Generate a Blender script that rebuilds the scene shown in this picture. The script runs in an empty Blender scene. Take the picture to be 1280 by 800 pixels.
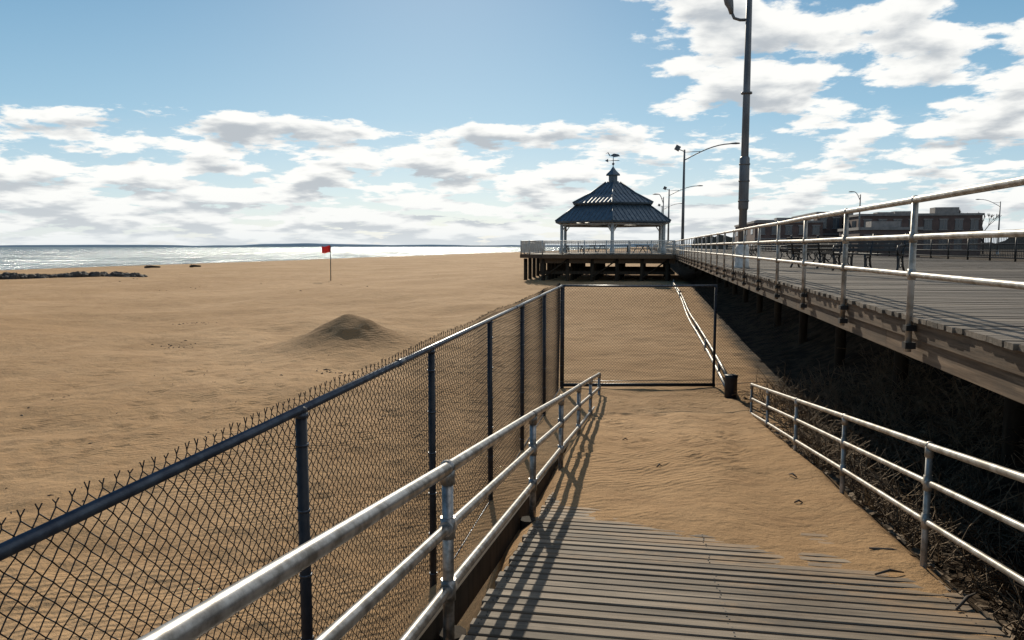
import bpy, math, random
import numpy as np
from mathutils import Vector, Matrix
random.seed(7); rng=np.random.default_rng(11)
sc=bpy.context.scene
sc.view_settings.view_transform='Standard'; sc.view_settings.look='None'; sc.view_settings.exposure=0

# ------------------------------------------------------------ node helpers
def newmat(name):
    m=bpy.data.materials.new(name); m.use_nodes=True
    nt=m.node_tree; nt.nodes.clear()
    out=nt.nodes.new('ShaderNodeOutputMaterial'); b=nt.nodes.new('ShaderNodeBsdfPrincipled')
    nt.links.new(b.outputs[0],out.inputs[0])
    return m,nt,b
def N(nt,t,**kw):
    n=nt.nodes.new(t)
    for k,v in kw.items():
        if hasattr(n,k): setattr(n,k,v)
        else: n.inputs[k].default_value=v
    return n
def L(nt,a,b): nt.links.new(a,b)
def mathn(nt,op,a,b=None,c=None,clamp=False):
    n=nt.nodes.new('ShaderNodeMath'); n.operation=op; n.use_clamp=clamp
    for i,v in enumerate((a,b,c)):
        if v is None: continue
        if isinstance(v,(int,float)): n.inputs[i].default_value=v
        else: nt.links.new(v,n.inputs[i])
    return n.outputs[0]
def sstep(nt,v,a,b,lo=0.,hi=1.):
    n=nt.nodes.new('ShaderNodeMapRange'); n.interpolation_type='SMOOTHSTEP'
    for i,x in ((0,v),(1,a),(2,b),(3,lo),(4,hi)):
        if isinstance(x,(int,float)): n.inputs[i].default_value=x
        else: nt.links.new(x,n.inputs[i])
    return n.outputs[0]
def mixc(nt,f,a,b,bt='MIX'):
    n=nt.nodes.new('ShaderNodeMix'); n.data_type='RGBA'; n.blend_type=bt
    for i,x in ((0,f),(6,a),(7,b)):
        if isinstance(x,(int,float)): n.inputs[i].default_value=x
        elif isinstance(x,tuple): n.inputs[i].default_value=(*x,1) if len(x)==3 else x
        else: nt.links.new(x,n.inputs[i])
    return n.outputs[2]
def noise(nt,vec,scale,detail=4,rough=.55,dist=0.):
    n=nt.nodes.new('ShaderNodeTexNoise'); n.inputs['Scale'].default_value=scale
    n.inputs['Detail'].default_value=detail; n.inputs['Roughness'].default_value=rough
    n.inputs['Distortion'].default_value=dist
    if vec is not None: nt.links.new(vec,n.inputs['Vector'])
    return n.outputs['Fac']
def mapping(nt,vec,scale=(1,1,1),rot=(0,0,0)):
    n=nt.nodes.new('ShaderNodeMapping'); n.inputs['Scale'].default_value=scale; n.inputs['Rotation'].default_value=rot
    nt.links.new(vec,n.inputs['Vector']); return n.outputs[0]
def bump(nt,h,strength,dist,b,prev=None):
    n=nt.nodes.new('ShaderNodeBump'); n.inputs['Strength'].default_value=strength; n.inputs['Distance'].default_value=dist
    nt.links.new(h,n.inputs['Height'])
    if prev is not None: nt.links.new(prev,n.inputs['Normal'])
    if b is not None: nt.links.new(n.outputs[0],b.inputs['Normal'])
    return n.outputs[0]

def simple(name,c1,c2,scale=5,rough=.6,metal=0.,bs=.3,bd=.01,stretch=(1,1,1),spec=None):
    m,nt,b=newmat(name)
    tc=N(nt,'ShaderNodeTexCoord').outputs['Object']
    v=mapping(nt,tc,stretch)
    f=noise(nt,v,scale,6,.6)
    f2=sstep(nt,f,.35,.65)
    L(nt,mixc(nt,f2,c1,c2),b.inputs['Base Color'])
    r=mathn(nt,'MULTIPLY_ADD',f,.3,rough-.15); L(nt,r,b.inputs['Roughness'])
    b.inputs['Metallic'].default_value=metal
    if spec is not None: b.inputs['Specular IOR Level'].default_value=spec
    if bs: bump(nt,f,bs,bd,b)
    return m

M={}
M['galv']=simple('galvanized_steel',(.33,.32,.31),(.12,.11,.098),11,.36,.7,.3,.004)
M['railpaint']=simple('weathered_aluminium_paint',(.40,.375,.34),(.18,.155,.125),7,.43,.4,.3,.003)
M['fencepost']=simple('dark_fence_paint',(.010,.012,.018),(.022,.024,.03),12,.5,.0,.2,.003,spec=.3)
M['fencerail']=simple('fence_rail_steel',(.06,.075,.10),(.03,.038,.055),12,.36,.5,.2,.003)
M['wire']=simple('chain_link_wire',(.010,.011,.014),(.022,.02,.02),20,.6,.0,0,spec=.25)
M['dark']=simple('dark_iron',(.012,.012,.014),(.025,.022,.02),12,.5,.1,.2,.003)
M['lamp']=simple('lamp_pole_grey',(.15,.16,.17),(.08,.085,.09),4,.5,.3,.2,.003,(1,1,.2))
M['concrete']=simple('painted_concrete',(.6,.6,.58),(.4,.39,.36),6,.8,0,.4,.01)
M['pile']=simple('pile_timber',(.024,.018,.013),(.05,.037,.025),6,.9,0,.6,.02,(1,1,.15),spec=.15)
M['roof']=simple('blue_metal_roof',(.085,.12,.15),(.055,.082,.108),3,.42,.25,.05,.01)
M['white']=simple('grey_white_paint',(.5,.5,.48),(.33,.33,.31),5,.55,0,.1,.005)
M['brick']=simple('brown_brick',(.14,.085,.07),(.10,.065,.055),1.2,.85,0,.2,.02)
M['trim']=simple('stone_trim',(.26,.23,.21),(.19,.17,.155),2,.8,0,.2,.01)
M['glass']=simple('window_glass',(.05,.06,.07),(.08,.09,.10),1,.15,0,0)
M['red']=simple('red_flag_cloth',(.85,.03,.02),(.7,.02,.015),5,.8,0,.1,.01)
M['rock']=simple('groin_rock',(.025,.02,.018),(.06,.05,.04),1.5,.8,0,.8,.1)
M['bark']=simple('bare_bark',(.05,.038,.03),(.09,.07,.055),5,.9,0,.3,.01)
M['brush']=simple('dry_brush_stems',(.24,.17,.105),(.09,.062,.038),4,.9,0,0)
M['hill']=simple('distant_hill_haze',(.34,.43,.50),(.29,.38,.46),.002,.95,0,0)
M['treeline']=simple('distant_treeline',(.06,.06,.05),(.09,.08,.07),.1,.95,0,0)
M['slat']=simple('bench_slat_wood',(.07,.05,.035),(.04,.03,.024),6,.6,0,.3,.005)

# wood planks (per-plank variation in "pv" colour attribute)
def plankmat(name,c1,c2,c3,axis,sand=False):
    m,nt,b=newmat(name)
    tc=N(nt,'ShaderNodeTexCoord').outputs['Object']
    at=N(nt,'ShaderNodeAttribute',attribute_name='pv')
    sep=N(nt,'ShaderNodeSeparateColor'); L(nt,at.outputs['Color'],sep.inputs[0])
    r,g,bb=sep.outputs
    off=N(nt,'ShaderNodeCombineXYZ'); L(nt,mathn(nt,'MULTIPLY',r,37.),off.inputs[0]); L(nt,mathn(nt,'MULTIPLY',g,23.),off.inputs[2])
    va=N(nt,'ShaderNodeVectorMath',operation='ADD'); L(nt,tc,va.inputs[0]); L(nt,off.outputs[0],va.inputs[1])
    st=(1.2,26,26) if axis=='x' else (26,1.2,26)
    grain=noise(nt,mapping(nt,va.outputs[0],st),1.0,7,.65,.3)
    blot=noise(nt,va.outputs[0],1.6,4,.6)
    stain=noise(nt,tc,.9,6,.7)
    col=mixc(nt,sstep(nt,grain,.3,.72),c1,c2)
    col=mixc(nt,mathn(nt,'MULTIPLY',sstep(nt,blot,.45,.75),.55),col,c3)
    col=mixc(nt,mathn(nt,'MULTIPLY',sstep(nt,stain,.48,.68),.5),col,(.055,.04,.028))
    v=mathn(nt,'MULTIPLY_ADD',g,.75,.6)
    cv=N(nt,'ShaderNodeCombineColor')
    for i in range(3): L(nt,v,cv.inputs[i])
    col=mixc(nt,1.,col,cv.outputs[0],'MULTIPLY')
    nrm=bump(nt,grain,.6,.007,None)
    if sand:
        sx=N(nt,'ShaderNodeSeparateXYZ'); L(nt,tc,sx.inputs[0])
        X,Y,Z=sx.outputs
        # coverage grows toward the drift (right side sooner)
        e=mathn(nt,'ADD',mathn(nt,'ADD',Y,mathn(nt,'MULTIPLY',X,.75)),-6.7)
        n1=noise(nt,mapping(nt,tc,(1,3.2,1)),1.3,7,.66)
        n1b=noise(nt,mapping(nt,tc,(1,2.2,1)),7,6,.7)
        cov=mathn(nt,'ADD',mathn(nt,'MULTIPLY',e,.22),mathn(nt,'MULTIPLY_ADD',n1,2.4,-.85))
        cov=mathn(nt,'ADD',cov,mathn(nt,'MULTIPLY_ADD',n1b,1.6,-.8))
        cov=sstep(nt,cov,.1,.95)
        cov=mathn(nt,'MULTIPLY',cov,.88)
        gn=noise(nt,tc,60,3,.6)
        scol=mixc(nt,gn,(.22,.135,.07),(.34,.22,.12))
        col=mixc(nt,cov,col,scol)
    L(nt,col,b.inputs['Base Color']); b.inputs['Roughness'].default_value=.78
    b.inputs['Specular IOR Level'].default_value=.28
    L(nt,nrm,b.inputs['Normal'])
    return m
M['ramp']=plankmat('ramp_planks',(.095,.072,.050),(.235,.185,.135),(.16,.115,.075),'x',True)
M['deck']=plankmat('boardwalk_planks',(.075,.060,.046),(.165,.133,.104),(.10,.076,.056),'x')
M['beam']=plankmat('weathered_beam',(.05,.032,.02),(.17,.115,.072),(.11,.065,.035),'y')

# sand
m,nt,b=newmat('sand'); M['sand']=m
tc=N(nt,'ShaderNodeTexCoord').outputs['Object']
sx=N(nt,'ShaderNodeSeparateXYZ'); L(nt,tc,sx.inputs[0]); X,Y,Z=sx.outputs
big=noise(nt,tc,.12,6,.6); med=noise(nt,tc,1.1,8,.62,.4); fine=noise(nt,tc,70,3,.6)
col=mixc(nt,sstep(nt,big,.35,.65),(.38,.235,.117),(.48,.31,.168))
col=mixc(nt,mathn(nt,'MULTIPLY',sstep(nt,med,.42,.68),.5),col,(.29,.172,.085))
col=mixc(nt,mathn(nt,'MULTIPLY',sstep(nt,fine,.3,.7),.4),col,(.23,.138,.07))
# darker brown tone on the heap
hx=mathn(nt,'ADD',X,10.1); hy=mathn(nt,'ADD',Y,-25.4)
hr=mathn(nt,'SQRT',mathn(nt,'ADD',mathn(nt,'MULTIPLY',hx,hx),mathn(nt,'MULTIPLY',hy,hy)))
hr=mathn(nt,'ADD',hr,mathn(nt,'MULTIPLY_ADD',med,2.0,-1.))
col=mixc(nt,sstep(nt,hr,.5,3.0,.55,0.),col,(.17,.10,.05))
# wet sand next to the sea, bank soil darkened for shade under the boardwalk
col=mixc(nt,sstep(nt,Z,-4.75,-4.3,1.,0.),col,(.13,.092,.06))
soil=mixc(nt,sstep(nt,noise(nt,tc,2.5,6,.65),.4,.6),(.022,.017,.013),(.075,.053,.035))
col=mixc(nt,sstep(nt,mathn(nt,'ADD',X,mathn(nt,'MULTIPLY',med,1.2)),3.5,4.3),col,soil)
# darker litter-strewn ground beside the ramp
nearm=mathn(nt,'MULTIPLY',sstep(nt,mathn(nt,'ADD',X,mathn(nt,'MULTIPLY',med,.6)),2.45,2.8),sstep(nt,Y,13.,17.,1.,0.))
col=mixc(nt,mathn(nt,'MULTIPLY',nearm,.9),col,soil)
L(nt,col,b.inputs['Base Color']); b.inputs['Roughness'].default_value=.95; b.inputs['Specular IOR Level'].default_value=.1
rip=nt.nodes.new('ShaderNodeTexWave'); rip.inputs['Scale'].default_value=2.6; rip.inputs['Distortion'].default_value=9; rip.inputs['Detail'].default_value=3; rip.inputs['Detail Scale'].default_value=.8
L(nt,mapping(nt,tc,(1,1,1),(0,0,.9)),rip.inputs['Vector'])
ripm=mathn(nt,'MULTIPLY',rip.outputs['Fac'],sstep(nt,noise(nt,tc,.35,4,.5),.42,.6))
n1=bump(nt,ripm,.45,.035,None)
n1=bump(nt,noise(nt,tc,1.4,4,.6),.5,.2,None,n1)
n2=bump(nt,noise(nt,tc,4.5,8,.68),.75,.10,None,n1)
bump(nt,fine,.5,.012,b,n2)

# sea: rough water - diffuse body plus partial glossy layer
m=bpy.data.materials.new('sea_water'); m.use_nodes=True; M['sea']=m; nt=m.node_tree; nt.nodes.clear()
out=nt.nodes.new('ShaderNodeOutputMaterial')
tc=N(nt,'ShaderNodeTexCoord').outputs['Object']
df=nt.nodes.new('ShaderNodeBsdfDiffuse'); gl=nt.nodes.new('ShaderNodeBsdfGlossy'); mx=nt.nodes.new('ShaderNodeMixShader')
wv=noise(nt,mapping(nt,tc,(.012,.04,1),(0,0,.25)),1.,10,.75)
L(nt,mixc(nt,sstep(nt,wv,.4,.6),(.07,.10,.115),(.17,.215,.235)),df.inputs['Color'])
gl.inputs['Roughness'].default_value=.2; gl.inputs['Color'].default_value=(.85,.9,.93,1)
w1=noise(nt,mapping(nt,tc,(.30,.12,1),(0,0,.25)),1.,9,.72,.3)
nb=bump(nt,w1,1.,1.9,None); L(nt,nb,gl.inputs['Normal'])
L(nt,sstep(nt,noise(nt,mapping(nt,tc,(.05,.02,1),(0,0,.2)),1.,9,.75),.42,.62,.08,.36),mx.inputs[0])
L(nt,df.outputs[0],mx.inputs[1]); L(nt,gl.outputs[0],mx.inputs[2]); L(nt,mx.outputs[0],out.inputs[0])

# ------------------------------------------------------------ geometry helpers
COL=sc.collection
def empty(name,loc=(0,0,0)):
    o=bpy.data.objects.new(name,None); o.location=loc; o.empty_display_size=.3; COL.objects.link(o); return o
class MB:
    def __init__(s): s.v=[]; s.f=[]; s.c=[]; s.sm=[]
    def _add(s,vs,fs,smooth=False,c=None):
        o=len(s.v); s.v.extend([tuple(v) for v in vs]); s.f.extend([tuple(i+o for i in f) for f in fs])
        s.sm.extend([smooth]*len(fs)); s.c.extend([c or (.5,.5,.5)]*len(vs))
    def box(s,x0,x1,y0,y1,z0,z1,mtx=None,c=None):
        vs=[Vector(p) for p in ((x0,y0,z0),(x1,y0,z0),(x1,y1,z0),(x0,y1,z0),(x0,y0,z1),(x1,y0,z1),(x1,y1,z1),(x0,y1,z1))]
        if mtx is not None: vs=[mtx@v for v in vs]
        s._add(vs,[(0,3,2,1),(4,5,6,7),(0,1,5,4),(1,2,6,5),(2,3,7,6),(3,0,4,7)],False,c)
    def plank(s,x0,x1,w,t,mtx,c,ch=.007):
        # cross-wise board with eased top edges
        prof=[(-w/2,-t),(w/2,-t),(w/2,-ch),(w/2-ch,0),(-w/2+ch,0),(-w/2,-ch)]
        vs=[mtx@Vector((x0,a,b2)) for a,b2 in prof]+[mtx@Vector((x1,a,b2)) for a,b2 in prof]
        fs=[(i,(i+1)%6,(i+1)%6+6,i+6) for i in range(6)]+[(5,4,3,2,1,0),(6,7,8,9,10,11)]
        s._add(vs,fs,False,c)
    def tube(s,path,r,sides=10,cap=True,c=None):
        P=[Vector(p) for p in path]; n=len(P)
        R=r if isinstance(r,(list,tuple)) else [r]*n
        vs=[];fs=[]; up=None
        for i in range(n):
            t=((P[min(i+1,n-1)]-P[i]).normalized()+(P[i]-P[max(i-1,0)]).normalized()).normalized()
            if up is None:
                up=Vector((0,0,1)) if abs(t.z)<.9 else Vector((1,0,0))
            a=(up-t*up.dot(t)).normalized(); bb=t.cross(a); up=a
            for k in range(sides):
                an=2*math.pi*k/sides
                vs.append(P[i]+(a*math.cos(an)+bb*math.sin(an))*R[i])
        for i in range(n-1):
            for k in range(sides):
                k2=(k+1)%sides
                fs.append((i*sides+k,i*sides+k2,(i+1)*sides+k2,(i+1)*sides+k))
        s._add(vs,fs,True,c)
        if cap:
            o=len(s.v)-n*sides
            s.f.append(tuple(o+k for k in reversed(range(sides)))); s.sm.append(False)
            s.f.append(tuple(o+(n-1)*sides+k for k in range(sides))); s.sm.append(False)
    def ball(s,p,r,sc3=(1,1,1)):
        p=Vector(p); vs=[];fs=[]; R=6;S=10
        for i in range(R+1):
            th=math.pi*i/R
            for k in range(S):
                ph=2*math.pi*k/S
                vs.append(p+Vector((r*sc3[0]*math.sin(th)*math.cos(ph),r*sc3[1]*math.sin(th)*math.sin(ph),r*sc3[2]*math.cos(th))))
        for i in range(R):
            for k in range(S):
                fs.append((i*S+k,(i+1)*S+k,(i+1)*S+(k+1)%S,i*S+(k+1)%S))
        s._add(vs,fs,True)
    def poly(s,vs,fs,smooth=False): s._add(vs,fs,smooth)
    def obj(s,name,mat,parent=None,loc=(0,0,0)):
        me=bpy.data.meshes.new(name); me.from_pydata(s.v,[],s.f)
        me.polygons.foreach_set('use_smooth',s.sm)
        a=me.color_attributes.new('pv','FLOAT_COLOR','POINT')
        cc=np.ones((len(s.v),4),dtype=np.float32); cc[:,:3]=np.array(s.c,dtype=np.float32).reshape(-1,3); a.data.foreach_set('color',cc.ravel())
        me.materials.append(mat); me.update()
        o=bpy.data.objects.new(name,me); COL.objects.link(o); o.location=loc
        if parent: o.parent=parent
        return o
def rc(): return (random.random(),random.random(),random.random())
def segmesh(name,A,B,r,mat,parent=None,sides=3):
    A=np.asarray(A,float);B=np.asarray(B,float); n=len(A)
    T=B-A; T/=np.linalg.norm(T,axis=1)[:,None]+1e-9
    up=np.tile([0,0,1.],(n,1)); bad=np.abs(T[:,2])>.95; up[bad]=[1,0,0]
    U=np.cross(T,up); U/=np.linalg.norm(U,axis=1)[:,None]; W=np.cross(T,U)
    rr=np.broadcast_to(np.asarray(r,float),(n,))[:,None]
    V=np.zeros((n,2*sides,3))
    for k in range(sides):
        an=2*math.pi*k/sides; d=(U*math.cos(an)+W*math.sin(an))*rr
        V[:,k]=A+d; V[:,sides+k]=B+d
    base=(np.arange(n)*2*sides)[:,None]
    F=[]
    for k in range(sides):
        k2=(k+1)%sides
        F.append(np.stack([base[:,0]+k,base[:,0]+k2,base[:,0]+sides+k2,base[:,0]+sides+k],1))
    F=np.concatenate(F,0)
    me=bpy.data.meshes.new(name)
    me.vertices.add(n*2*sides); me.vertices.foreach_set('co',V.ravel())
    nf=len(F); me.loops.add(nf*4); me.polygons.add(nf)
    me.loops.foreach_set('vertex_index',F.ravel().astype(np.int32))
    me.polygons.foreach_set('loop_start',(np.arange(nf)*4).astype(np.int32))
    me.polygons.foreach_set('use_smooth',np.ones(nf,bool))
    me.update(calc_edges=True); me.materials.append(mat)
    o=bpy.data.objects.new(name,me); COL.objects.link(o)
    if parent: o.parent=parent
    return o

# ------------------------------------------------------------ terrain
_lat=rng.random((256,256))
def vnoise(x,y):
    xi=np.floor(x).astype(int);yi=np.floor(y).astype(int);fx=x-xi;fy=y-yi
    fx=fx*fx*(3-2*fx);fy=fy*fy*(3-2*fy)
    a=_lat[xi%256,yi%256];b_=_lat[(xi+1)%256,yi%256];c=_lat[xi%256,(yi+1)%256];d=_lat[(xi+1)%256,(yi+1)%256]
    return (a*(1-fx)+b_*fx)*(1-fy)+(c*(1-fx)+d*fx)*fy-.5
def ss(a,b_,x):
    t=np.clip((x-a)/(b_-a),0,1); return t*t*(3-2*t)
def deckz(y): return -1.70-.131*y
def height(X,Y):
    prof=np.interp(X,[-3000,-200,-150,-128,-118,-95,-55,-10,0],[-30,-9,-6.2,-5.05,-4.45,-4.1,-3.85,-3.6,-3.55])
    prof=np.where(X<-60,np.interp(X-.03*Y+4+6*vnoise(Y*.02,Y*0+3),[-3000,-200,-150,-128,-118,-95,-55],[-30,-9,-6.2,-5.05,-4.45,-4.1,-3.85]),prof)
    h=prof+.7*ss(28,60,Y)*ss(-34,-12,X)
    h=h-.12*ss(12,19,Y)*(1-ss(22,34,Y))*ss(-6,-2,X)
    amp=ss(-120,-70,X)
    h+=amp*(.38*vnoise(X*.12+9,Y*.12)*ss(-2.5,-8,X)+.24*vnoise(X*.4,Y*.4+5)*ss(-1.5,-5,X)+.075*vnoise(X*1.1+3,Y*1.1)+.026*vnoise(X*3.1,Y*3.1)+.010*vnoise(X*8,Y*8))
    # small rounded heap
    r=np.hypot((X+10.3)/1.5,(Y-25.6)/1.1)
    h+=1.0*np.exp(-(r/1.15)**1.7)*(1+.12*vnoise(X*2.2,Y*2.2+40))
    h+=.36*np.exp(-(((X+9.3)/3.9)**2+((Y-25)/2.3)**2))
    # drift on the ramp
    Yc=7.9-.75*X+.9*vnoise(X*1.3+20,Y*0+1)*2
    dY=Y-Yc
    t=np.where(dY>0,.04*np.minimum(dY,11)*(1-.0*dY)+.03*(1-np.exp(-dY)),-.002+.010*np.maximum(dY,-3)-.15*np.maximum(-dY-2.2,0)**2)
    w=deckz(Y)+t+.035*vnoise(X*1.5,Y*1.1)+.018*vnoise(X*5,Y*5)+.10*vnoise(X*.8+60,Y*.6)*ss(1,4,dY)
    out=np.maximum(0,np.maximum(-1.0-X,X-2.15))
    w=w-.75*out
    w=np.where(Y>19,w-(Y-19)*.25+.0,w)
    h=np.maximum(h,w)
    # bank added under the boardwalk to shut out light from behind / land behind
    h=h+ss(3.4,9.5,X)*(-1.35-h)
    return h
def lines(a,b_,st,lo,hi,g):
    c=list(np.arange(a,b_,st)); s=st; x=c[-1]
    while x<hi: s*=g; x+=s; c.append(x)
    s=st;x=c[0];pre=[]
    while x>lo: s*=g; x-=s; pre.append(x)
    return np.array(pre[::-1]+c)
gx=lines(-14,5,.08,-3500,3500,1.075); gy=lines(1,32,.09,-300,6000,1.075)
GX,GY=np.meshgrid(gx,gy,indexing='ij')
H=height(GX,GY)
# footprints
def pit(px,py,d,r):
    i0,i1=np.searchsorted(gx,[px-3*r,px+3*r]); j0,j1=np.searchsorted(gy,[py-3*r,py+3*r])
    if i1<=i0 or j1<=j0: return
    q=((GX[i0:i1,j0:j1]-px)**2+(GY[i0:i1,j0:j1]-py)**2)/r**2
    H[i0:i1,j0:j1]+=-d*np.exp(-q*1.2)+d*.45*np.exp(-(np.sqrt(q)-1.5)**2*3)
for tr in range(9):
    x,y=random.uniform(-13,-3),random.uniform(2,10); an=random.uniform(-.6,.8)
    for k in range(50):
        an+=random.uniform(-.08,.08); x+=math.sin(an)*.38; y+=math.cos(an)*.38
        s=.13*(1 if k%2 else -1)
        if x<-2.4 and math.hypot(x+10.2,y-25.5)>2.6: pit(x+s*math.cos(an),y-s*math.sin(an),random.uniform(.012,.035),random.uniform(.11,.17))
for k in range(260):
    x=random.uniform(-14,-2.4);y=random.uniform(3,31)
    if math.hypot(x+10.2,y-25.5)>2.6: pit(x,y,random.uniform(.008,.03),random.uniform(.12,.3))
for k in range(110):
    pit(random.uniform(-.9,2.),random.uniform(9.5,18),random.uniform(.012,.032),random.uniform(.1,.2))
nx,ny=len(gx),len(gy)
V=np.stack([GX,GY,H],-1).reshape(-1,3)
idx=np.arange(nx*ny).reshape(nx,ny)
F=np.stack([idx[:-1,:-1],idx[1:,:-1],idx[1:,1:],idx[:-1,1:]],-1).reshape(-1,4)
me=bpy.data.meshes.new('sand_beach'); me.vertices.add(len(V)); me.vertices.foreach_set('co',V.ravel())
me.loops.add(len(F)*4); me.polygons.add(len(F)); me.loops.foreach_set('vertex_index',F.ravel().astype(np.int32))
me.polygons.foreach_set('loop_start',(np.arange(len(F))*4).astype(np.int32)); me.polygons.foreach_set('use_smooth',np.ones(len(F),bool))
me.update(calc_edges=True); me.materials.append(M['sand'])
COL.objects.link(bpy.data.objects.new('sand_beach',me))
def gz(x,y): return float(height(np.array([float(x)]),np.array([float(y)]))[0])

b_=MB(); b_.poly([(-15000,-4000,-5),(-60,-4000,-5),(-60,20000,-5),(-15000,20000,-5)],[(0,1,2,3)]); b_.obj('sea',M['sea'])

# distant hills across the water
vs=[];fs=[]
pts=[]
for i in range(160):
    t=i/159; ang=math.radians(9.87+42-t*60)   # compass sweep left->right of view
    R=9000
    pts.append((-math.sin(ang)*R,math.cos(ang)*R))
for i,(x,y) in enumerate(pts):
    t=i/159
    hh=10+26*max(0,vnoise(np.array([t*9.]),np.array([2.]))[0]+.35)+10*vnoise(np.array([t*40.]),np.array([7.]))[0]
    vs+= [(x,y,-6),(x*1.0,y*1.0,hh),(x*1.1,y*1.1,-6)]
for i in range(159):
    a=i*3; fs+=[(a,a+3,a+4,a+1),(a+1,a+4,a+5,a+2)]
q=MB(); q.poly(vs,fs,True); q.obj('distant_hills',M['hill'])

# ------------------------------------------------------------ ramp
ramp=empty('wooden_ramp')
slope=math.atan(.131)
q=MB(); y=-1.2; k=0
while y<19.2:
    wdt=.112+random.uniform(-.004,.004)
    z=deckz(y+wdt/2)
    mtx=Matrix.Translation((random.uniform(-.02,.02),y+wdt/2,z+random.uniform(-.004,.004)))@Matrix.Rotation(-slope+random.uniform(-.03,.03),4,'X')@Matrix.Rotation(random.uniform(-.002,.002),4,'Z')
    q.plank(-1.0,2.2,wdt,.04,mtx,rc())
    y+=.140; k+=1
q.obj('deck_planks',M['ramp'],ramp)
# nail heads along the joists
q=MB(); y=-1.2
while y<9.5:
    for xx in (-.94,.55,2.09):
        for dy in (.028,.084):
            xj=xx+random.uniform(-.012,.012); yj=y+dy; q.tube([(xj,yj,deckz(yj)-.003),(xj,yj,deckz(yj)+.0035)],.0055,6)
    y+=.140
q.obj('nail_heads',M['dark'],ramp)
q=MB()
for x0,x1 in ((-.98,-.90),(.5,.6),(2.05,2.13)):
    c=rc(); vs=[(x0,-1.2,deckz(-1.2)-.045),(x1,-1.2,deckz(-1.2)-.045),(x1,19.2,deckz(19.2)-.045),(x0,19.2,deckz(19.2)-.045)]
    vs2=[(a,b2,z-.3) for a,b2,z in vs]
    q._add(vs+vs2,[(0,1,2,3),(7,6,5,4),(0,4,5,1),(1,5,6,2),(2,6,7,3),(3,7,4,0)],False,c)
q.obj('stringers',M['beam'],ramp)
q=MB(); x0,x1=-1.27,-1.19
vs=[(x0,-1.2,deckz(-1.2)+.05),(x1,-1.2,deckz(-1.2)+.05),(x1,17,deckz(17)+.05),(x0,17,deckz(17)+.05)]
vs2=[(a,b2,z-.24) for a,b2,z in vs]
q._add(vs+vs2,[(0,1,2,3),(7,6,5,4),(0,4,5,1),(1,5,6,2),(2,6,7,3),(3,7,4,0)],False,(.1,.1,.1))
q.obj('side_beam',M['pile'],ramp)
q=MB()
for yy in (1,4,7,10,13):
    for xx in (-1.09,2.3):
        q.tube([(xx,yy+.2,-4.4),(xx,yy+.2,deckz(yy)-.06)],.085,10)
q.obj('piles',M['pile'],ramp)

def sloped_rail(name,X,ys,y0,y1,hs,r,mat,base=-.15,curl=False):
    e=empty(name)
    for j,hh in enumerate(hs):
        q=MB(); off=0 if j==0 else 0
        P=[(X,y0,deckz(y0)+hh)]
        for yy in ys: P.append((X+random.uniform(-.006,.006),yy,deckz(yy)+hh+random.uniform(-.006,.006)))
        P.append((X,y1,deckz(y1)+hh)); P=sorted(set(P),key=lambda p:p[1])
        q.tube(P,r if j==0 else r*.85,14)
        q.obj('top_rail' if j==0 else 'lower_rail',mat,e)
    q=MB()
    for yy in ys:
        z=deckz(yy)
        q.tube([(X,yy,z+base-.1),(X,yy,z+hs[0])],r*.92,14)
        q.ball((X,yy,z+hs[0]),r*1.28)
        for hh in hs[1:]:
            q.tube([(X,yy-.055,z+hh+.055*.131),(X,yy+.055,z+hh-.055*.131)],r*1.15,14)
            q.tube([(X,yy,z+hh-.06),(X,yy,z+hh+.06)],r*1.18,14)
        q.tube([(X,yy,z+hs[0]-.09),(X,yy,z+hs[0])],r*1.2,14)
    q.obj('posts',mat,e)
    return e
sloped_rail('metal_railing',-1.06,[1.05,4.0,7.3,9.9,12.7,15.6,18.7],-1,18.75,[1.0,.66,.30],.036,M['galv'],-.3)
sloped_rail('metal_railing',2.17,[1.1,3.6,6.15,8.6,11.2,13.7,15.7],-1,15.75,[.99,.70,.40],.027,M['railpaint'],-.5)

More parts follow.
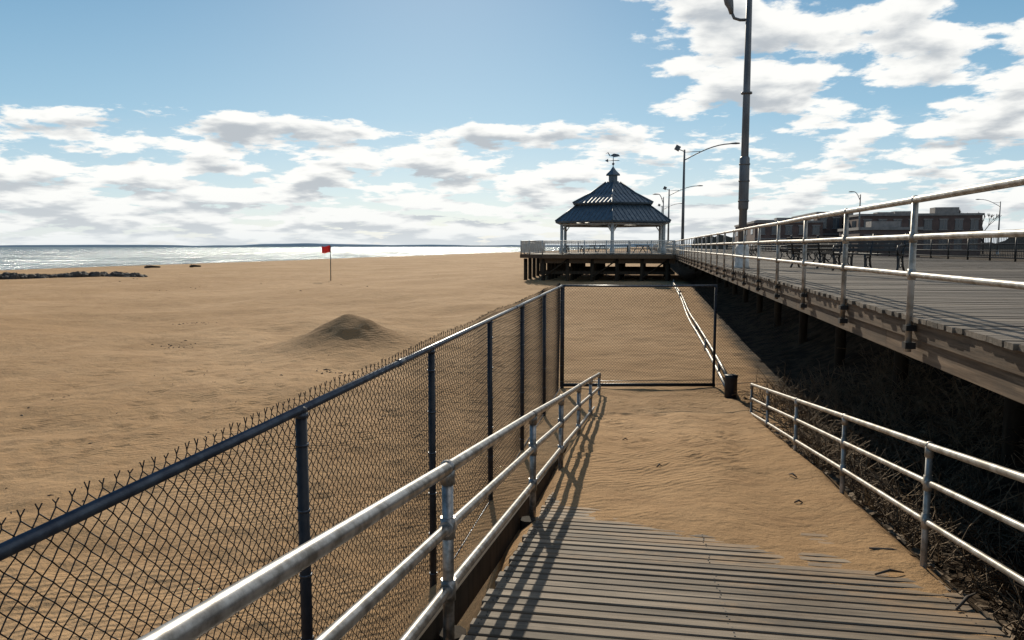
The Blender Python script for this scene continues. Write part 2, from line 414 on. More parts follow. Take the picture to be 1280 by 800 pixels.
# ------------------------------------------------------------ chain link fences
def chainlink(name,p0,p1,ztop,zbotf,posts,toprail=True,barbs=True,q_=.039,sag=0.):
    e=empty(name)
    p0=np.array(p0,float);p1=np.array(p1,float); Lh=np.linalg.norm(p1-p0); d=(p1-p0)/Lh; nrm=np.array([-d[1],d[0]])
    nk=int(Lh/q_)
    A=[];B=[]
    for k in range(nk):
        xk=p0+d*(k*q_); zb=zbotf(*xk)
        nj=int((ztop+.05-zb)/q_)
        j=np.arange(nj+1)
        par=(j+k)%2
        s=(k+par)*q_; off=np.where(par==1,.004,-.004)*(1 if k%2 else -1)
        bow=.022*np.sin(s*2.1)+.014*np.sin(s*.9+j*.05)
        dz=.006*np.sin(s*1.3+1)
        pts=np.stack([p0[0]+d[0]*s+nrm[0]*(off+bow+.03),p0[1]+d[1]*s+nrm[1]*(off+bow+.03),ztop+.045-j*q_+dz],1)
        A.append(pts[:-1]);B.append(pts[1:])
        if barbs and k%2==0:
            c=pts[0].copy(); tw=random.uniform(-.004,.004)
            A.append([c,c+[d[0]*.0,d[1]*.0,.012]]); 
            l=.036+random.uniform(-.010,.014)
            B.append([c+[0,0,.012],c+[d[0]*.013+tw,d[1]*.015+tw,l]])
            A.append([c+[0,0,.012]]); B.append([c+[-d[0]*.011+tw,-d[1]*.016,l+random.uniform(-.008,.01)]])
    segmesh('mesh',np.concatenate([np.atleast_2d(a) for a in A]),np.concatenate([np.atleast_2d(a) for a in B]),.0032,M['wire'],e,3)
    if posts:
        q=MB()
        for s in posts:
            P=p0+d*s; r=.036; lean=random.uniform(-.02,.02)
            q.tube([(P[0],P[1],zbotf(*P)-.4),(P[0]+lean*.3,P[1]+lean,ztop-.01)],r,12)
            q.ball((P[0]+lean*.3,P[1]+lean,ztop-.005),r*1.1,(1,1,.7))
        q.obj('posts',M['fencepost'],e)
    if toprail:
        q=MB(); q.tube([(*p0,ztop),(*(p0+d*Lh*.5),ztop-sag),(*p1,ztop)],.027,12)
        for s in np.arange(5.2,Lh,6.1): 
            P=p0+d*s; P2=p0+d*(s+.16); zz=ztop-sag*(1-abs(s/Lh-.5)*2); q.tube([(*P,zz),(*P2,zz)],.031,12)
        q.obj('top_rail',M['fencerail'],e)
    q=MB()
    q.tube([(*p0,zbotf(*p0)+.12),(*p1,zbotf(*p1)+.12)],.008,6)
    for s in posts:
        P=p0+d*s
        for zz in np.arange(zbotf(*P)+.25,ztop-.1,.42):
            q.tube([(P[0],P[1],zz-.008),(P[0],P[1],zz+.008)],.041,10)
        q.tube([(P[0],P[1],ztop-.05),(P[0],P[1],ztop-.02)],.043,10)
    q.obj('tension_wire_and_bands',M['fencerail'],e)
    return e
FX=-2.08; FZ=-1.005
chainlink('chain_link_fence',(FX,1.0),(FX,19.4),FZ,lambda x,y:gz(x-.1,y)-.05,[.45,3.34,6.25,9.2,12.0,15.0,18.38])
chainlink('chain_link_fence',(FX,19.45),(1.85,20.15),FZ,lambda x,y:gz(x,y)+.06,[.03,3.96],barbs=False,sag=.015)
chainlink('chain_link_fence',(1.9,20.15),(3.9,20.9),FZ-.75,lambda x,y:gz(x,y)-.05,[],toprail=False,barbs=False)
q=MB(); q.tube([(FX,19.4,gz(FX,19.4)+.09),(1.85,20.1,gz(1.8,20.1)+.06)],.045,10); q.obj('fence_shadow_bar',M['fencepost'])  # dark bar stands in for the shadow strip along the fence foot

# ------------------------------------------------------------ boardwalk
BX=2.5; BZ=-.65; BW=13.2
bw=empty('boardwalk')
q=MB(); y=-6
while y<150:
    w=.132; x0=BX-.03+random.uniform(-.025,.02)
    z=BZ+random.uniform(-.003,.003)
    cuts=[x0]+sorted(BX+c+random.choice((0,.6)) for c in (3.4,7.1,10.2))+[BX+BW]
    for a,c in zip(cuts[:-1],cuts[1:]):
        q.plank(a+.002,c-.002,w,.045,Matrix.Translation((0,y+w/2,z+random.uniform(-.002,.002)))@Matrix.Rotation(random.uniform(-.02,.02),4,'X'),rc())
    y+=.1505
q.box(BX,BX+BW,150,320,BZ-.05,BZ-.005,None,(.5,.5,.5))
q.obj('deck_planks',M['deck'],bw)
q=MB(); y=-6
while y<320:
    c=rc(); l=4.88
    q.box(BX+.06,BX+.14,y+.003,y+l-.003,BZ-.42,BZ-.05,None,c)
    q.box(BX+.02,BX+.058,y+.003,y+l-.003,BZ-.22,BZ-.055,None,rc())
    q.box(BX+BW-.14,BX+BW-.06,y+.003,y+l-.003,BZ-.42,BZ-.05,None,rc())
    y+=l
q.obj('fascia_beam',M['beam'],bw)
q=MB(); y=-3.
while y<200:
    for xx in (2.7,6.): q.tube([(BX+xx,y,-4.2),(BX+xx,y,BZ-.42)],.14,12)
    q.box(BX+.16,BX+6.2,y-.12,y+.12,BZ-.41,BZ-.06)
    y+=4.88 if y<60 else 9.76
for xx in np.arange(.9,8,.9): q.box(BX+xx,BX+xx+.07,-6,200,BZ-.30,BZ-.055)
q.obj('piles_and_joists',M['pile'],bw)

rl=empty('boardwalk_railing')
ys=[7.66+2.44*i for i in range(-5,90)]
heights=[(.43,.032),(.086,.027),(-.26,.027)]
for z,r in heights:
    q=MB(); P=[(BX-.035,ys[0],z)]
    for yy in ys: P.append((BX-.035+random.uniform(-.008,.008),yy,z+random.uniform(-.006,.006)))
    q.tube(P[1:],r,12); q.obj('rail',M['railpaint'],rl)
q=MB()
for yy in ys:
    q.tube([(BX-.035,yy,-.99),(BX-.035,yy,.43)],.030,12)
    q.ball((BX-.035,yy,.43),.043)
    for z,r in heights[1:]:
        q.tube([(BX-.035,yy,z-.05),(BX-.035,yy,z+.05)],.037,12); q.tube([(BX-.035,yy-.05,z),(BX-.035,yy+.05,z)],.034,12)
q.obj('posts',M['railpaint'],rl)
q=MB()
for yy in ys:
    q.box(BX-.075,BX+.018,yy-.05,yy+.05,-.96,-.90); q.box(BX-.075,BX+.018,yy-.05,yy+.05,-.79,-.74)
q.obj('post_brackets',M['dark'],rl)
# landward railing, dark with pickets
rr=empty('boardwalk_railing'); xr=BX+BW-.12
q=MB()
for z in (.42,.1,-.2,-.5): q.tube([(xr,4,z),(xr,150,z)],.03,8)
for yy in np.arange(4,150,2.44): q.tube([(xr,yy,BZ),(xr,yy,.44)],.045,8)
yy=4
while yy<80:
    q.tube([(xr,yy,-.5),(xr,yy,.42)],.011,4,False); yy+=.16
q.obj('posts_and_pickets',M['dark'],rr)

# ------------------------------------------------------------ gazebo & platform
PX0,PX1,PY0,PY1=-10.6,2.45,63.,81.
pl=empty('gazebo_platform')
q=MB(); y=PY0
while y<PY1:
    inset=max(0,2.2-(y-PY0)); q.box(PX0+inset,PX1,y,y+.14,BZ-.05,BZ,None,rc()); y+=.15
q.obj('deck_planks',M['deck'],pl)
q=MB()
q.box(PX0+2.2,PX1,PY0-.08,PY0-.003,BZ-.34,BZ-.02,None,rc()); q.box(PX0-.05,PX0+.04,PY0+2.2,PY1,BZ-.34,BZ-.055,None,rc())
mt=Matrix.Translation((PX0+1.1,PY0+1.1,0))@Matrix.Rotation(math.radians(-45),4,'Z'); q.box(-1.55,1.55,-.04,.04,BZ-.34,BZ-.02,mt,rc())
for yy in np.arange(PY0+.5,PY1,2.6): q.box(PX0+1.9,PX1,yy,yy+.25,BZ-.75,BZ-.35,None,rc())
q.obj('fascia_beams',M['beam'],pl)
q=MB()
for yy in np.arange(PY0+.6,PY1,2.6):
    for xx in np.arange(PX0+.3 if yy>PY0+2 else PX0+2.2,PX1,2.05):
        q.tube([(xx,yy,-4.2),(xx,yy,BZ-.4)],.17,9)
    q.box(PX0+1.9,PX1,yy-.1,yy-.02,-2.3,-2.05)
for xx in np.arange(PX0+2.2,PX1-2,4.1):
    q.tube([(xx,PY0+.42,-2.6),(xx+2.05,PY0+.42,-1.1)],.06,6)
q.obj('piles',M['pile'],pl)
prl=empty('platform_railing')
q=MB()
path=[(PX1-.1,PY0+.05),(PX0+2.2,PY0+.05),(PX0+.05,PY0+2.2),(PX0+.05,PY1-.1),(PX1-.1,PY1-.1)]
for (ax,ay),(bx,by) in zip(path[:-1],path[1:]):
    for z,r in ((.45,.045),(.28,.02),(-.52,.03)): q.tube([(ax,ay,z),(bx,by,z)],r,6)
    Ls=math.hypot(bx-ax,by-ay); n=int(Ls/.15)
    for i in range(n+1):
        t=i/max(n,1); p=i%12==0
        q.tube([(ax+(bx-ax)*t,ay+(by-ay)*t,BZ if p else -.52),(ax+(bx-ax)*t,ay+(by-ay)*t,.5 if p else .42)],.06 if p else .013,6 if p else 4,p)
q.obj('rails_and_pickets',M['white'],prl)

GXc,GYc=-2.95,70.5
gzb=empty('gazebo',(GXc,GYc,0))
def hexpt(R,z,k,rot=math.radians(-90+2.4)): 
    a=rot+k*math.pi/3; return Vector((R*math.cos(a),R*math.sin(a),z))
def hexroof(q,rings):
    vs=[];fs=[]
    for R,z in rings: vs+= [hexpt(R,z,k) for k in range(6)]
    for i in range(len(rings)-1):
        for k in range(6): fs.append((i*6+k,i*6+(k+1)%6,(i+1)*6+(k+1)%6,(i+1)*6+k))
    q.poly(vs,fs)
low=[(5.75,2.05),(5.8,2.2),(3.7,3.62)]
upp=[(4.0,3.70),(4.08,3.84),(2.3,4.72),(.75,5.75)]
q=MB(); hexroof(q,low); hexroof(q,upp); hexroof(q,[(5.7,2.06),(.3,2.6)]); hexroof(q,[(3.98,3.72),(3.2,3.75)])
for rings,n in ((low,14),(upp,10)):
    for k in range(6):
        q.tube([hexpt(R,z+.04,k) for R,z in rings[1:]],.07,6)
        for j in range(1,n):
            t=j/n
            # standing seams run straight up the panel, stopping at the hip
            Ro,zo=rings[1]; Rt,zt=rings[-1]
            mid=hexpt(Ro,zo,k).lerp(hexpt(Ro,zo,k+1),.5); e0=hexpt(Ro,zo,k).lerp(hexpt(Ro,zo,k+1),t)
            offs=(e0-mid); out_=Vector((mid.x,mid.y,0)).normalized()
            half=offs.length; path=[]
            prevs=rings[1:]
            for (Ra,za),(Rb,zb) in zip(prevs[:-1],prevs[1:]):
                for s in np.linspace(0,1,5):
                    R_=Ra+(Rb-Ra)*s; z_=za+(zb-za)*s
                    if half<=R_*.5+.001: path.append(out_*(R_*math.cos(math.pi/6))+Vector((offs.x,offs.y,z_+.02)))
            if len(path)>1: q.tube(path,.028,4,False)
q.obj('roof',M['roof'],gzb)
q=MB()
hexroof(q,[(3.5,3.5),(3.5,3.75)]); hexroof(q,[(.62,5.6),(.62,5.85),(.45,5.9),(.45,6.45)]); hexroof(q,[(.72,6.42),(.7,6.5),(.3,6.85),(.05,7.2)])
q.tube([(0,0,7.1),(0,0,8.2)],.035,6); q.ball((0,0,7.45),.12); 
q.tube([(-.5,0,7.75),(.55,0,7.75)],.03,6)
q.poly([(-.75,0,7.75),(-.45,0,7.92),(-.45,0,7.58)],[(0,1,2)]); 
# heron silhouette
q.poly([(-.35,.02,8.15),(.05,.02,8.38),(.45,.02,8.3),(.62,.02,8.12),(.1,.02,8.05),(-.1,.02,8.12)],[(0,1,2,3,4,5)])
q.poly([(-.35,.02,8.15),(-.5,.02,8.42),(-.72,.02,8.36),(-.46,.02,8.5),(-.28,.02,8.22)],[(0,1,2,3,4)])
q.obj('cupola_and_weather_vane',M['roof'],gzb)
q=MB()
for k in range(6):
    p=hexpt(5.15,0,k); q.tube([(p.x,p.y,BZ),(p.x,p.y,BZ+.5),(p.x,p.y,BZ+.52),(p.x,p.y,2.15)],[.22,.22,.14,.14],12)
    p2=hexpt(5.15,0,k+1); q.tube([(p.x,p.y,1.95),(p2.x,p2.y,1.95)],.12,4)
    m1=p.lerp(p2,.09); m2=p.lerp(p2,.91)
    q.tube([(p.x,p.y,1.3),(m1.x,m1.y,1.9)],.05,4); q.tube([(p2.x,p2.y,1.3),(m2.x,m2.y,1.9)],.05,4)
q.obj('columns',M['white'],gzb)

def picnic_table(x,y,yaw):
    e=empty('picnic_table',(x,y,BZ)); e.rotation_euler[2]=yaw
    q=MB()
    for i in range(5): q.box(-.9,.9,-.37+i*.15,-.24+i*.15,.72,.76)
    for s in (-1,1):
        for i in range(2): q.box(-.9,.9,s*.72-.13+i*.14,s*.72-.01+i*.14,.43,.47)
        for sx_ in (-.65,.65):
            q.tube([(sx_,s*.7,0),(sx_,s*.2,.72)],.045,4)
    for sx_ in (-.65,.65): q.box(sx_-.03,sx_+.03,-.8,.8,.37,.43); q.box(sx_-.03,sx_+.03,-.35,.35,.66,.72)
    q.obj('table_frame_and_seats',M['slat'],e)
picnic_table(-6.2,68.5,.3); picnic_table(-2.2,70,.1); picnic_table(-.2,73,1.1); picnic_table(-4.4,72,.8)

# ------------------------------------------------------------ street lamps
def head(q,p,d):
    p=Vector(p);d=Vector(d).normalized(); s=d.cross(Vector((0,0,1))).normalized(); 
    prof=[(0,.05,.05),(.12,.1,.07),(.45,.16,.1),(.72,.12,.07),(.8,.04,.03)]
    vs=[];fs=[]
    for t,w,h in prof:
        for k in range(10):
            a=2*math.pi*k/10; vs.append(p+d*t+s*math.cos(a)*w+Vector((0,0,1))*math.sin(a)*h*(1. if math.sin(a)>0 else .6))
    for i in range(len(prof)-1):
        for k in range(10): fs.append((i*10+k,i*10+(k+1)%10,(i+1)*10+(k+1)%10,(i+1)*10+k))
    fs+= [tuple(range(10)),tuple(range(40,50))]
    q.poly(vs,fs,True)
def lamp(x,y,zb,H,arm,adir=(1,0,0),second=True,r=.13,floods=False):
    e=empty('street_lamp',(x,y,zb))
    q=MB(); q.tube([(0,0,0),(0,0,H*.5),(0,0,H)],[r,r*.85,r*.6],14)
    q.tube([(0,0,.05),(0,0,.8)],r*1.25,14)
    ad=Vector(adir).normalized()
    P=[Vector((0,0,H-.9)).lerp(Vector((0,0,H-.9)),0)]
    for s in np.linspace(0,1,9): P.append(Vector((0,0,H-.85))+ad*arm*s+Vector((0,0,1.2*math.sin(s*math.pi/2))))
    q.tube(P[1:],.045,8); q.tube([Vector((0,0,H-.2)),P[4]],.025,6)
    head(q,P[-1]-ad*.05,ad)
    if second:
        q.tube([(0,0,H-.15),-ad*.45+Vector((0,0,H+.05))],.035,6)
        mtx=Matrix.Translation(-ad*.55+Vector((0,0,H+.15)))@Matrix.Rotation(.5,4,'Y'); q.box(-.2,.2,-.15,.15,-.2,.2,mtx)
    if floods:
        # side bracket carrying a floodlight, sleeve lower down
        q.tube([(0,0,7.35),(-.25,0,7.36),(-.42,0,7.42),(-.5,0,7.6)],.045,10)
        q.tube([(-.5,0,7.55),(-.53,0,7.72),(-.58,0,7.86),(-.66,0,8.3),(-.67,0,8.34)],[.06,.09,.13,.16,.1],12)
        q.tube([(0,0,1.75),(0,0,1.8),(0,0,3.3),(0,0,3.35)],[r,.15,.15,r],14)
        for zz in (2.0,2.6,3.1,5.2): q.tube([(0,0,zz),(0,0,zz+.05)],.165,14)
    q.obj('pole_and_arm',M['lamp'],e)
    q=MB(); q.tube([(0,0,0),(0,0,.06),(0,0,.62),(0,0,.7)],[.24,.22,.2,.16],14); q.obj('base',M['concrete'],e)
lamp(2.93,24.2,BZ,9.8,2.4,(1,-.1,0),True,.125,True)
lamp(3.05,64.5,BZ,8.5,3.6,(1,-.1,0))
lamp(3.05,104,BZ,8.2,3.6,(1,-.1,0))
lamp(3.05,146,BZ,8.2,3.2,(1,-.1,0))
lamp(2.2,98,BZ,6.8,.6,(-1,0,0),False,.09)
lamp(57,137,-1.3,8.6,3.0,(-1,0,0),False)
lamp(29,112,-1.3,8.4,.8,(-1,0,0),False)

# ------------------------------------------------------------ benches
def bench(x,y,yaw):
    e=empty('park_bench',(x,y,BZ)); e.rotation_euler[2]=yaw
    q=MB()
    for i in range(5): q.box(-.95,.95,-.25+i*.1,-.17+i*.1,.43,.46)
    for i in range(4):
        q.box(-.95,.95,-.015,.015,-.035,.035,Matrix.Translation((0,.28+i*.035,.56+i*.11))@Matrix.Rotation(-.25,4,'X'))
    q.obj('seat_and_backrest_slats',M['slat'],e)
    q=MB()
    for sx_ in (-.8,0,.8):
        q.tube([(sx_,-.3,0),(sx_,-.2,.12),(sx_,-.22,.3),(sx_,-.26,.42),(sx_,.2,.42),(sx_,.3,.6),(sx_,.42,.98)],.03,8)
        q.tube([(sx_,.38,0),(sx_,.22,.15),(sx_,.16,.3),(sx_,.2,.42)],.03,8)
        C=[(sx_,.0+.13*math.cos(a),.24+.13*math.sin(a)) for a in np.linspace(0,2*math.pi,13)]; q.tube(C,.016,6)
        if sx_: q.tube([(sx_,-.26,.42),(sx_,-.32,.55),(sx_,-.26,.66),(sx_,.0,.68),(sx_,.32,.68)],.025,8)
    q.obj('iron_frame',M['dark'],e)
bench(5.85,21.6,math.radians(-32)); bench(5.3,24.4,math.radians(148)); bench(7.6,41.,math.radians(-60)); bench(7.4,56,math.radians(-80)); bench(7.2,33.5,math.radians(-80))

# ------------------------------------------------------------ buildings
def building(name,x0,x1,y0,y1,zb,zt,cols,rows,units=0):
    e=empty(name)
    q=MB(); q.box(x0,x1,y0,y1,zb,zt); q.obj('walls',M['brick'],e)
    q=MB(); q.box(x0-.2,x1+.2,y0-.2,y1+.2,zt+.003,zt+.35)
    fl=(zt-zb)/rows
    for r_ in range(1,rows): q.box(x0-.05,x1+.05,y0-.08,y0-.002,zb+fl*r_-.1,zb+fl*r_+.1)
    q.obj('cornice_and_bands',M['trim'],e)
    g=MB(); t=MB()
    for r_ in range(rows):
        for c in range(cols):
            cx=x0+(x1-x0)*(c+.5)/cols; w=(x1-x0)/cols*.25; z0=zb+fl*r_+fl*.3; z1=zb+fl*r_+fl*.78
            g.box(cx-w,cx+w,y0-.06,y0-.01,z0,z1)
            t.box(cx-w-.12,cx+w+.12,y0-.16,y0-.005,z0-.14,z0-.004); t.box(cx-.05,cx+.05,y0-.10,y0-.065,z0+.003,z1); t.box(cx-w-.12,cx+w+.12,y0-.14,y0-.005,z1+.004,z1+.2)
    ncs=int((y1-y0)/6)
    for r_ in range(rows):
        for c in range(ncs):
            cy=y0+(y1-y0)*(c+.5)/ncs; g.box(x0-.06,x0-.01,cy-1.2,cy+1.2,zb+fl*r_+fl*.3,zb+fl*r_+fl*.78)
    g.obj('windows',M['glass'],e); t.obj('window_frames',M['trim'],e)
    q=MB()
    for i in range(units):
        ux=random.uniform(x0+2,x1-4); uy=random.uniform(y0+2,y1-4); q.box(ux,ux+random.uniform(1.5,4),uy,uy+2.5,zt+.36,zt+random.uniform(.9,1.8))
    if units: q.obj('rooftop_units',M['trim'],e)
building('brick_building',18.5,29.5,136,165,-1.4,4.0,5,2,3)
building('brick_building',29.8,34,142,165,-1.4,5.7,2,2,0)
building('brick_building',34.3,52.5,132,160,-1.4,4.9,8,2,4)
building('brick_building',26,33,100,110,-1.4,2.0,3,1,1)

# bare trees
def tree(x,y,zb,H,seed):
    R=random.Random(seed); A=[];B=[];Rr=[]
    def grow(p,d,l,r,n):
        p2=p+d*l; A.append(p);B.append(p2);Rr.append(r)
        if n==0: return
        for i in range(3 if n>1 else 5):
            nd=(d+Vector((R.uniform(-1,1),R.uniform(-1,1),R.uniform(-.35,.8)))*.62).normalized()
            grow(p2 if i else p.lerp(p2,.8),nd,l*R.uniform(.62,.85),max(r*.62,.03),n-1)
    grow(Vector((x,y,zb)),Vector((0,0,1)),H*.25,H*.022,5)
    segmesh('bare_tree',[tuple(a) for a in A],[tuple(a) for a in B],np.array(Rr),M['bark'],None,4)
tree(60,150,-1.4,9,1); tree(55.5,148,-1.4,10,2); tree(57.5,146,-1.4,9.5,3); tree(60,122,-1.4,7,4); tree(70,150,-1.4,9,5); tree(66,128,-1.4,7,6)
# distant treeline on the land side
q=MB(); vs=[];fs=[]; n=260
for i in range(n):
    x=20+i*2.2; hh=2.0+2.6*random.random()+1.5*math.sin(i*.21)
    vs+=[(x,330+.15*x,-2),(x+random.uniform(-.5,.5),330+.15*x,max(1.,hh)),(x,336+.15*x,-2)]
for i in range(n-1): a=i*3; fs+=[(a,a+3,a+4,a+1),(a+1,a+4,a+5,a+2)]
q.poly(vs,fs); q.obj('distant_treeline',M['treeline'])

# ------------------------------------------------------------ flag
fx,fy=-34.2,79.5
fe=empty('beach_flag'); g0=gz(fx,fy)
q=MB(); q.tube([(fx,fy,g0-.3),(fx+.05,fy,g0+3.9)],.05,8); q.obj('flag_pole',M['dark'],fe)
q=MB(); vs=[];fs=[]; nx_=10
for i in range(nx_+1):
    t=i/nx_
    for j in range(5):
        s=j/4; vs.append((fx+.05-1.05*t,fy+.12*math.sin(t*7+s),g0+3.9-s*.75-.14*t+.05*math.sin(t*8)))
for i in range(nx_):
    for j in range(4): a=i*5+j; fs.append((a,a+5,a+6,a+1))
q.poly(vs,fs,True); q.obj('flag_cloth',M['red'],fe)

# ------------------------------------------------------------ rock groin
q=MB(); R=random.Random(5)
for i in range(700):
    t=R.random()**.9; x=-62-75*t; y=86-22*t+R.gauss(0,.9)
    s=R.uniform(.22,.6); zz=gz(x,y)+R.uniform(-.05,.2)+.5*t
    o=len(q.v); q.ball((x,y,zz),s,(R.uniform(.8,1.5),R.uniform(.7,1.2),R.uniform(.5,.9)))
    for k in range(o,len(q.v)):
        v=q.v[k]; q.v[k]=(v[0]+R.uniform(-.1,.1)*s,v[1]+R.uniform(-.1,.1)*s,v[2]+R.uniform(-.12,.12)*s)
q.sm=[False]*len(q.f); q.obj('rock_groin',M['rock'])

# beach debris
q=MB(); R=random.Random(9)
for i in range(260):
    if i<150: x=R.uniform(-14,-2.6); y=R.uniform(4,32); s=R.uniform(.006,.02)
    elif i<200: x=R.uniform(-75,-20); y=R.uniform(55,100); s=R.uniform(.02,.05)
    else:
        cx,cy=((-17.5,26.),(-21,33),(-8.5,20))[i%3]; x=cx+R.gauss(0,.5); y=cy+R.gauss(0,.4); s=R.uniform(.01,.03)
    z=gz(x,y); an=R.uniform(0,3.14); l=s*R.uniform(2,6)
    q.tube([(x,y,z),(x+l*.5*math.cos(an),y+l*.5*math.sin(an),z+s*.8),(x+l*math.cos(an+.3),y+l*math.sin(an+.3),z+s*.2)],[s*.5,s*.6,s*.25],5)
x,y,l=-3.6,9.0,.14
z=gz(x,y); q.tube([(x,y,z+.03),(x+l*.5,y+.1,z+.12*l+.03),(x+l,y,z+.05)],[.05*l+.02,.1*l+.02,.03],6)
q.obj('driftwood_debris',M['rock'])
# beached logs near the waterline
for (x,y,l) in ((-93,132,1.5),(-84,132,1.0)):
    z=gz(x,y); q=MB(); q.tube([(x-l,y,z+.1),(x-l*.3,y+.1,z+.3),(x+l,y+.3,z+.22)],[.28,.25,.14],7); q.tube([(x-l*.5,y,z+.2),(x-l*.8,y,z+.62)],[.12,.07],6); q.obj('driftwood_log',M['pile'])

# buried pipe rail beside boardwalk + bollard
bp=empty('low_pipe_railing')
q=MB(); 
for zz,r in ((.10,.05),(.42,.04)):
    P=[(2.12+.05*math.sin(t*.3),t,gz(2.1,t)+zz-(0 if zz<.2 else max(0,(t-40)*.012))) for t in np.arange(19.2,61,3.)]
    q.tube(P,r,10)
for t in np.arange(22,60,5.): q.tube([(2.13,t,gz(2.1,t)-.3),(2.13,t,gz(2.1,t)+.45)],.04,8)
q.obj('pipes_and_posts',M['railpaint'],bp)
q=MB(); z=gz(2.12,18.9); q.tube([(2.12,18.9,z-.3),(2.12,18.9,z+.5),(2.12,18.9,z+.56),(2.12,18.9,z+.58)],[.15,.15,.17,.1],14); q.obj('dark_bollard',M['fencepost'])

# dry brush under the boardwalk edge
A=[];B=[];rr_=[]; R=random.Random(3)
for c in range(250):
    cx=R.uniform(2.75,5.8); cy=R.uniform(4.5,19); z0=gz(cx,cy)
    for s in range(R.randint(8,16)):
        p=Vector((cx+R.gauss(0,.12),cy+R.gauss(0,.12),z0)); d=Vector((R.gauss(0,.6),R.gauss(0,.6),R.uniform(.3,1.1))).normalized()
        l=R.uniform(.08,.26)
        for k in range(4):
            p2=p+d*l; A.append(tuple(p));B.append(tuple(p2)); rr_.append(.006)
            if R.random()<.6:
                dd=(d+Vector((R.gauss(0,.8),R.gauss(0,.8),R.gauss(0,.5)))).normalized(); A.append(tuple(p2));B.append(tuple(p2+dd*l*.7)); rr_.append(.004)
            p=p2; d=(d+Vector((R.gauss(0,.3),R.gauss(0,.3),R.gauss(-.12,.2)))).normalized()
segmesh('dry_brush',A,B,np.array(rr_),M['brush'],None,3)
# dead leaves / litter
q=MB()
for i in range(1500):
    x=R.uniform(2.3,6.2); y=R.uniform(3.5,19); z=gz(x,y)+.02; s=R.uniform(.02,.09)
    mt=Matrix.Translation((x,y,z))@Matrix.Rotation(R.uniform(0,6),4,'Z')@Matrix.Rotation(R.uniform(-.8,.8),4,'X')
    q.poly([mt@Vector(p) for p in ((-s,0,0),(0,-s*.5,s*.2),(s,0,0),(0,s*.5,.0))],[(0,1,2,3)])
q.obj('leaf_litter',M['brush'])
# drift sticks on ramp sand
q=MB()
for x,y,l,an in ((1.9,6.6,.35,-.3),(1.75,5.9,.25,.4),(2.05,5.2,.4,.9),(.2,9.8,.12,1.),(1.6,8.2,.1,.3),(1.85,9.4,.16,2.),(-.3,12.,.1,.5)):
    z=max(gz(x,y),deckz(y))+.015; q.tube([(x,y,z),(x+l*.5*math.cos(an),y+l*.5*math.sin(an),z+.02),(x+l*math.cos(an),y+l*math.sin(an),z-.01)],[.008,.012,.005],6)
q.obj('driftwood_sticks',M['bark'])

# ------------------------------------------------------------ light & sky
EL=math.radians(29); AZ=math.radians(-14.7)
sd=Vector((math.sin(AZ)*math.cos(EL),math.cos(AZ)*math.cos(EL),math.sin(EL)))
ld=bpy.data.lights.new('sun','SUN'); ld.energy=5.0; ld.angle=math.radians(.5); ld.color=(1,.90,.73)
lo=bpy.data.objects.new('sun',ld); COL.objects.link(lo); lo.rotation_euler=(-sd).to_track_quat('-Z','Y').to_euler()

w=bpy.data.worlds.new('World'); sc.world=w; w.use_nodes=True; nt=w.node_tree; nt.nodes.clear()
out=nt.nodes.new('ShaderNodeOutputWorld'); bg=nt.nodes.new('ShaderNodeBackground'); bg.inputs[1].default_value=.1; L(nt,bg.outputs[0],out.inputs[0])
sky=nt.nodes.new('ShaderNodeTexSky'); sky.sky_type='NISHITA'; sky.sun_disc=False; sky.sun_elevation=EL; sky.sun_rotation=AZ; sky.altitude=0; sky.air_density=1.; sky.dust_density=.6; sky.ozone_density=1.5
g=N(nt,'ShaderNodeTexCoord').outputs['Generated']
sx=N(nt,'ShaderNodeSeparateXYZ'); L(nt,g,sx.inputs[0]); X,Y,Z=sx.outputs
zp=mathn(nt,'MAXIMUM',Z,0.)
def cloudvec(add,w3):
    zc=mathn(nt,'ADD',zp,add)
    cb=N(nt,'ShaderNodeCombineXYZ'); L(nt,mathn(nt,'DIVIDE',X,zc),cb.inputs[0]); L(nt,mathn(nt,'DIVIDE',Y,zc),cb.inputs[1]); cb.inputs[2].default_value=w3
    return cb.outputs[0]
SEED=3.7
SC=2.7
n1=noise(nt,cloudvec(.16,SEED),SC,13,.60,.1)
n2=noise(nt,cloudvec(.176,SEED),SC,7,.52,.1)     # same field sampled a little higher: tells where the cloud base is
n0=noise(nt,cloudvec(.15,9.1),.55,2,.5)           # large-scale clustering
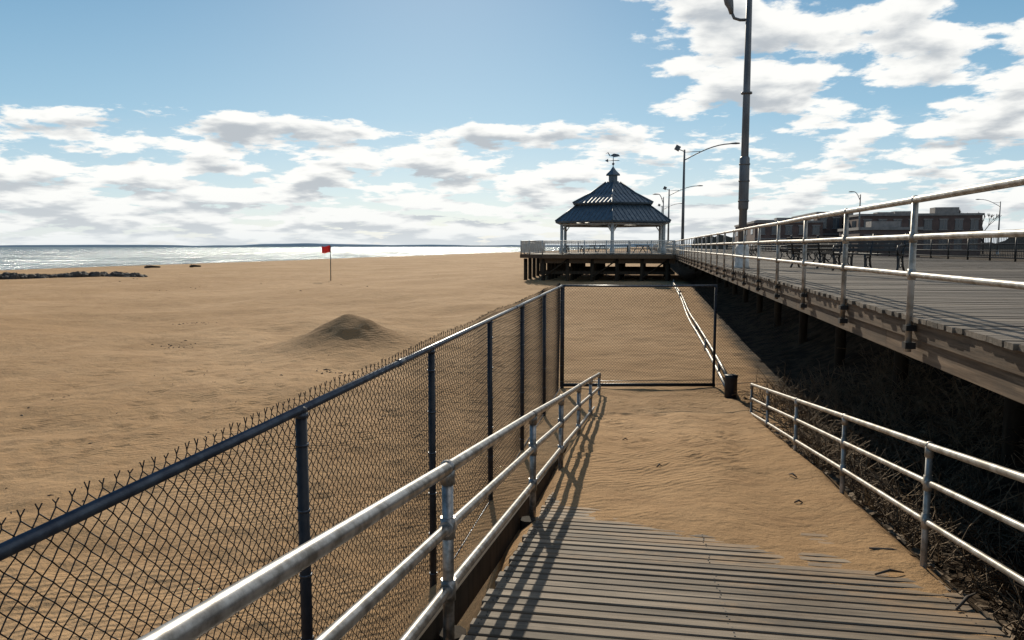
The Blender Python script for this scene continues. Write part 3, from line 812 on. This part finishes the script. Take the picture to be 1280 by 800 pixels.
right=mathn(nt,'ADD',mathn(nt,'MULTIPLY',X,.985),mathn(nt,'MULTIPLY',Y,.171))
rm=sstep(nt,right,.06,.24); lowb=sstep(nt,Z,.135,.175,1.,0.)
low2=sstep(nt,Z,.12,.03,0.,.30)
cover=mathn(nt,'MAXIMUM',lowb,mathn(nt,'MULTIPLY',rm,1.0))
thr=mathn(nt,'MULTIPLY_ADD',cover,-.245,.71)
thr=mathn(nt,'SUBTRACT',thr,mathn(nt,'MULTIPLY',low2,.25))
thr=mathn(nt,'ADD',thr,mathn(nt,'MULTIPLY_ADD',n0,-.25,.115))
d=mathn(nt,'SUBTRACT',n1,thr)
dens=sstep(nt,d,0.,.07)
core=sstep(nt,mathn(nt,'SUBTRACT',n2,thr),.05,.22)
# clear-sky gradient blended with the Nishita sky
ramp=nt.nodes.new('ShaderNodeValToRGB'); cr=ramp.color_ramp
cr.elements[0].position=0.; cr.elements[0].color=(.66,.77,.84,1)
cr.elements[1].position=1.; cr.elements[1].color=(.03,.11,.24,1)
for p,c in ((.06,(.50,.68,.79,1)),(.16,(.26,.50,.68,1)),(.33,(.085,.29,.50,1)),(.6,(.04,.17,.35,1))):
    e=cr.elements.new(p); e.color=c
L(nt,zp,ramp.inputs[0])
gr=mixc(nt,1.,ramp.outputs[0],(10.,10.,10.),'MULTIPLY')
base=mixc(nt,.22,gr,sky.outputs[0])
cc=mixc(nt,core,(10.4,10.3,9.9),(5.1,5.45,5.8))
cc=mixc(nt,sstep(nt,Z,.02,.1,.3,0.),cc,(8.,8.5,8.8))
res=mixc(nt,mathn(nt,'MULTIPLY',dens,.96),base,cc)
res=mixc(nt,sstep(nt,Z,.0,.03,.5,.0),res,(7.8,8.4,8.7))
L(nt,res,bg.inputs[0])

# ------------------------------------------------------------ camera
cd=bpy.data.cameras.new('camera'); cd.sensor_width=36; cd.lens=26.72; cd.clip_start=.05; cd.clip_end=40000
co=bpy.data.objects.new('camera',cd); COL.objects.link(co); co.location=(0,0,0)
co.rotation_euler=(math.radians(90-5.53),0,math.radians(9.87)); sc.camera=co
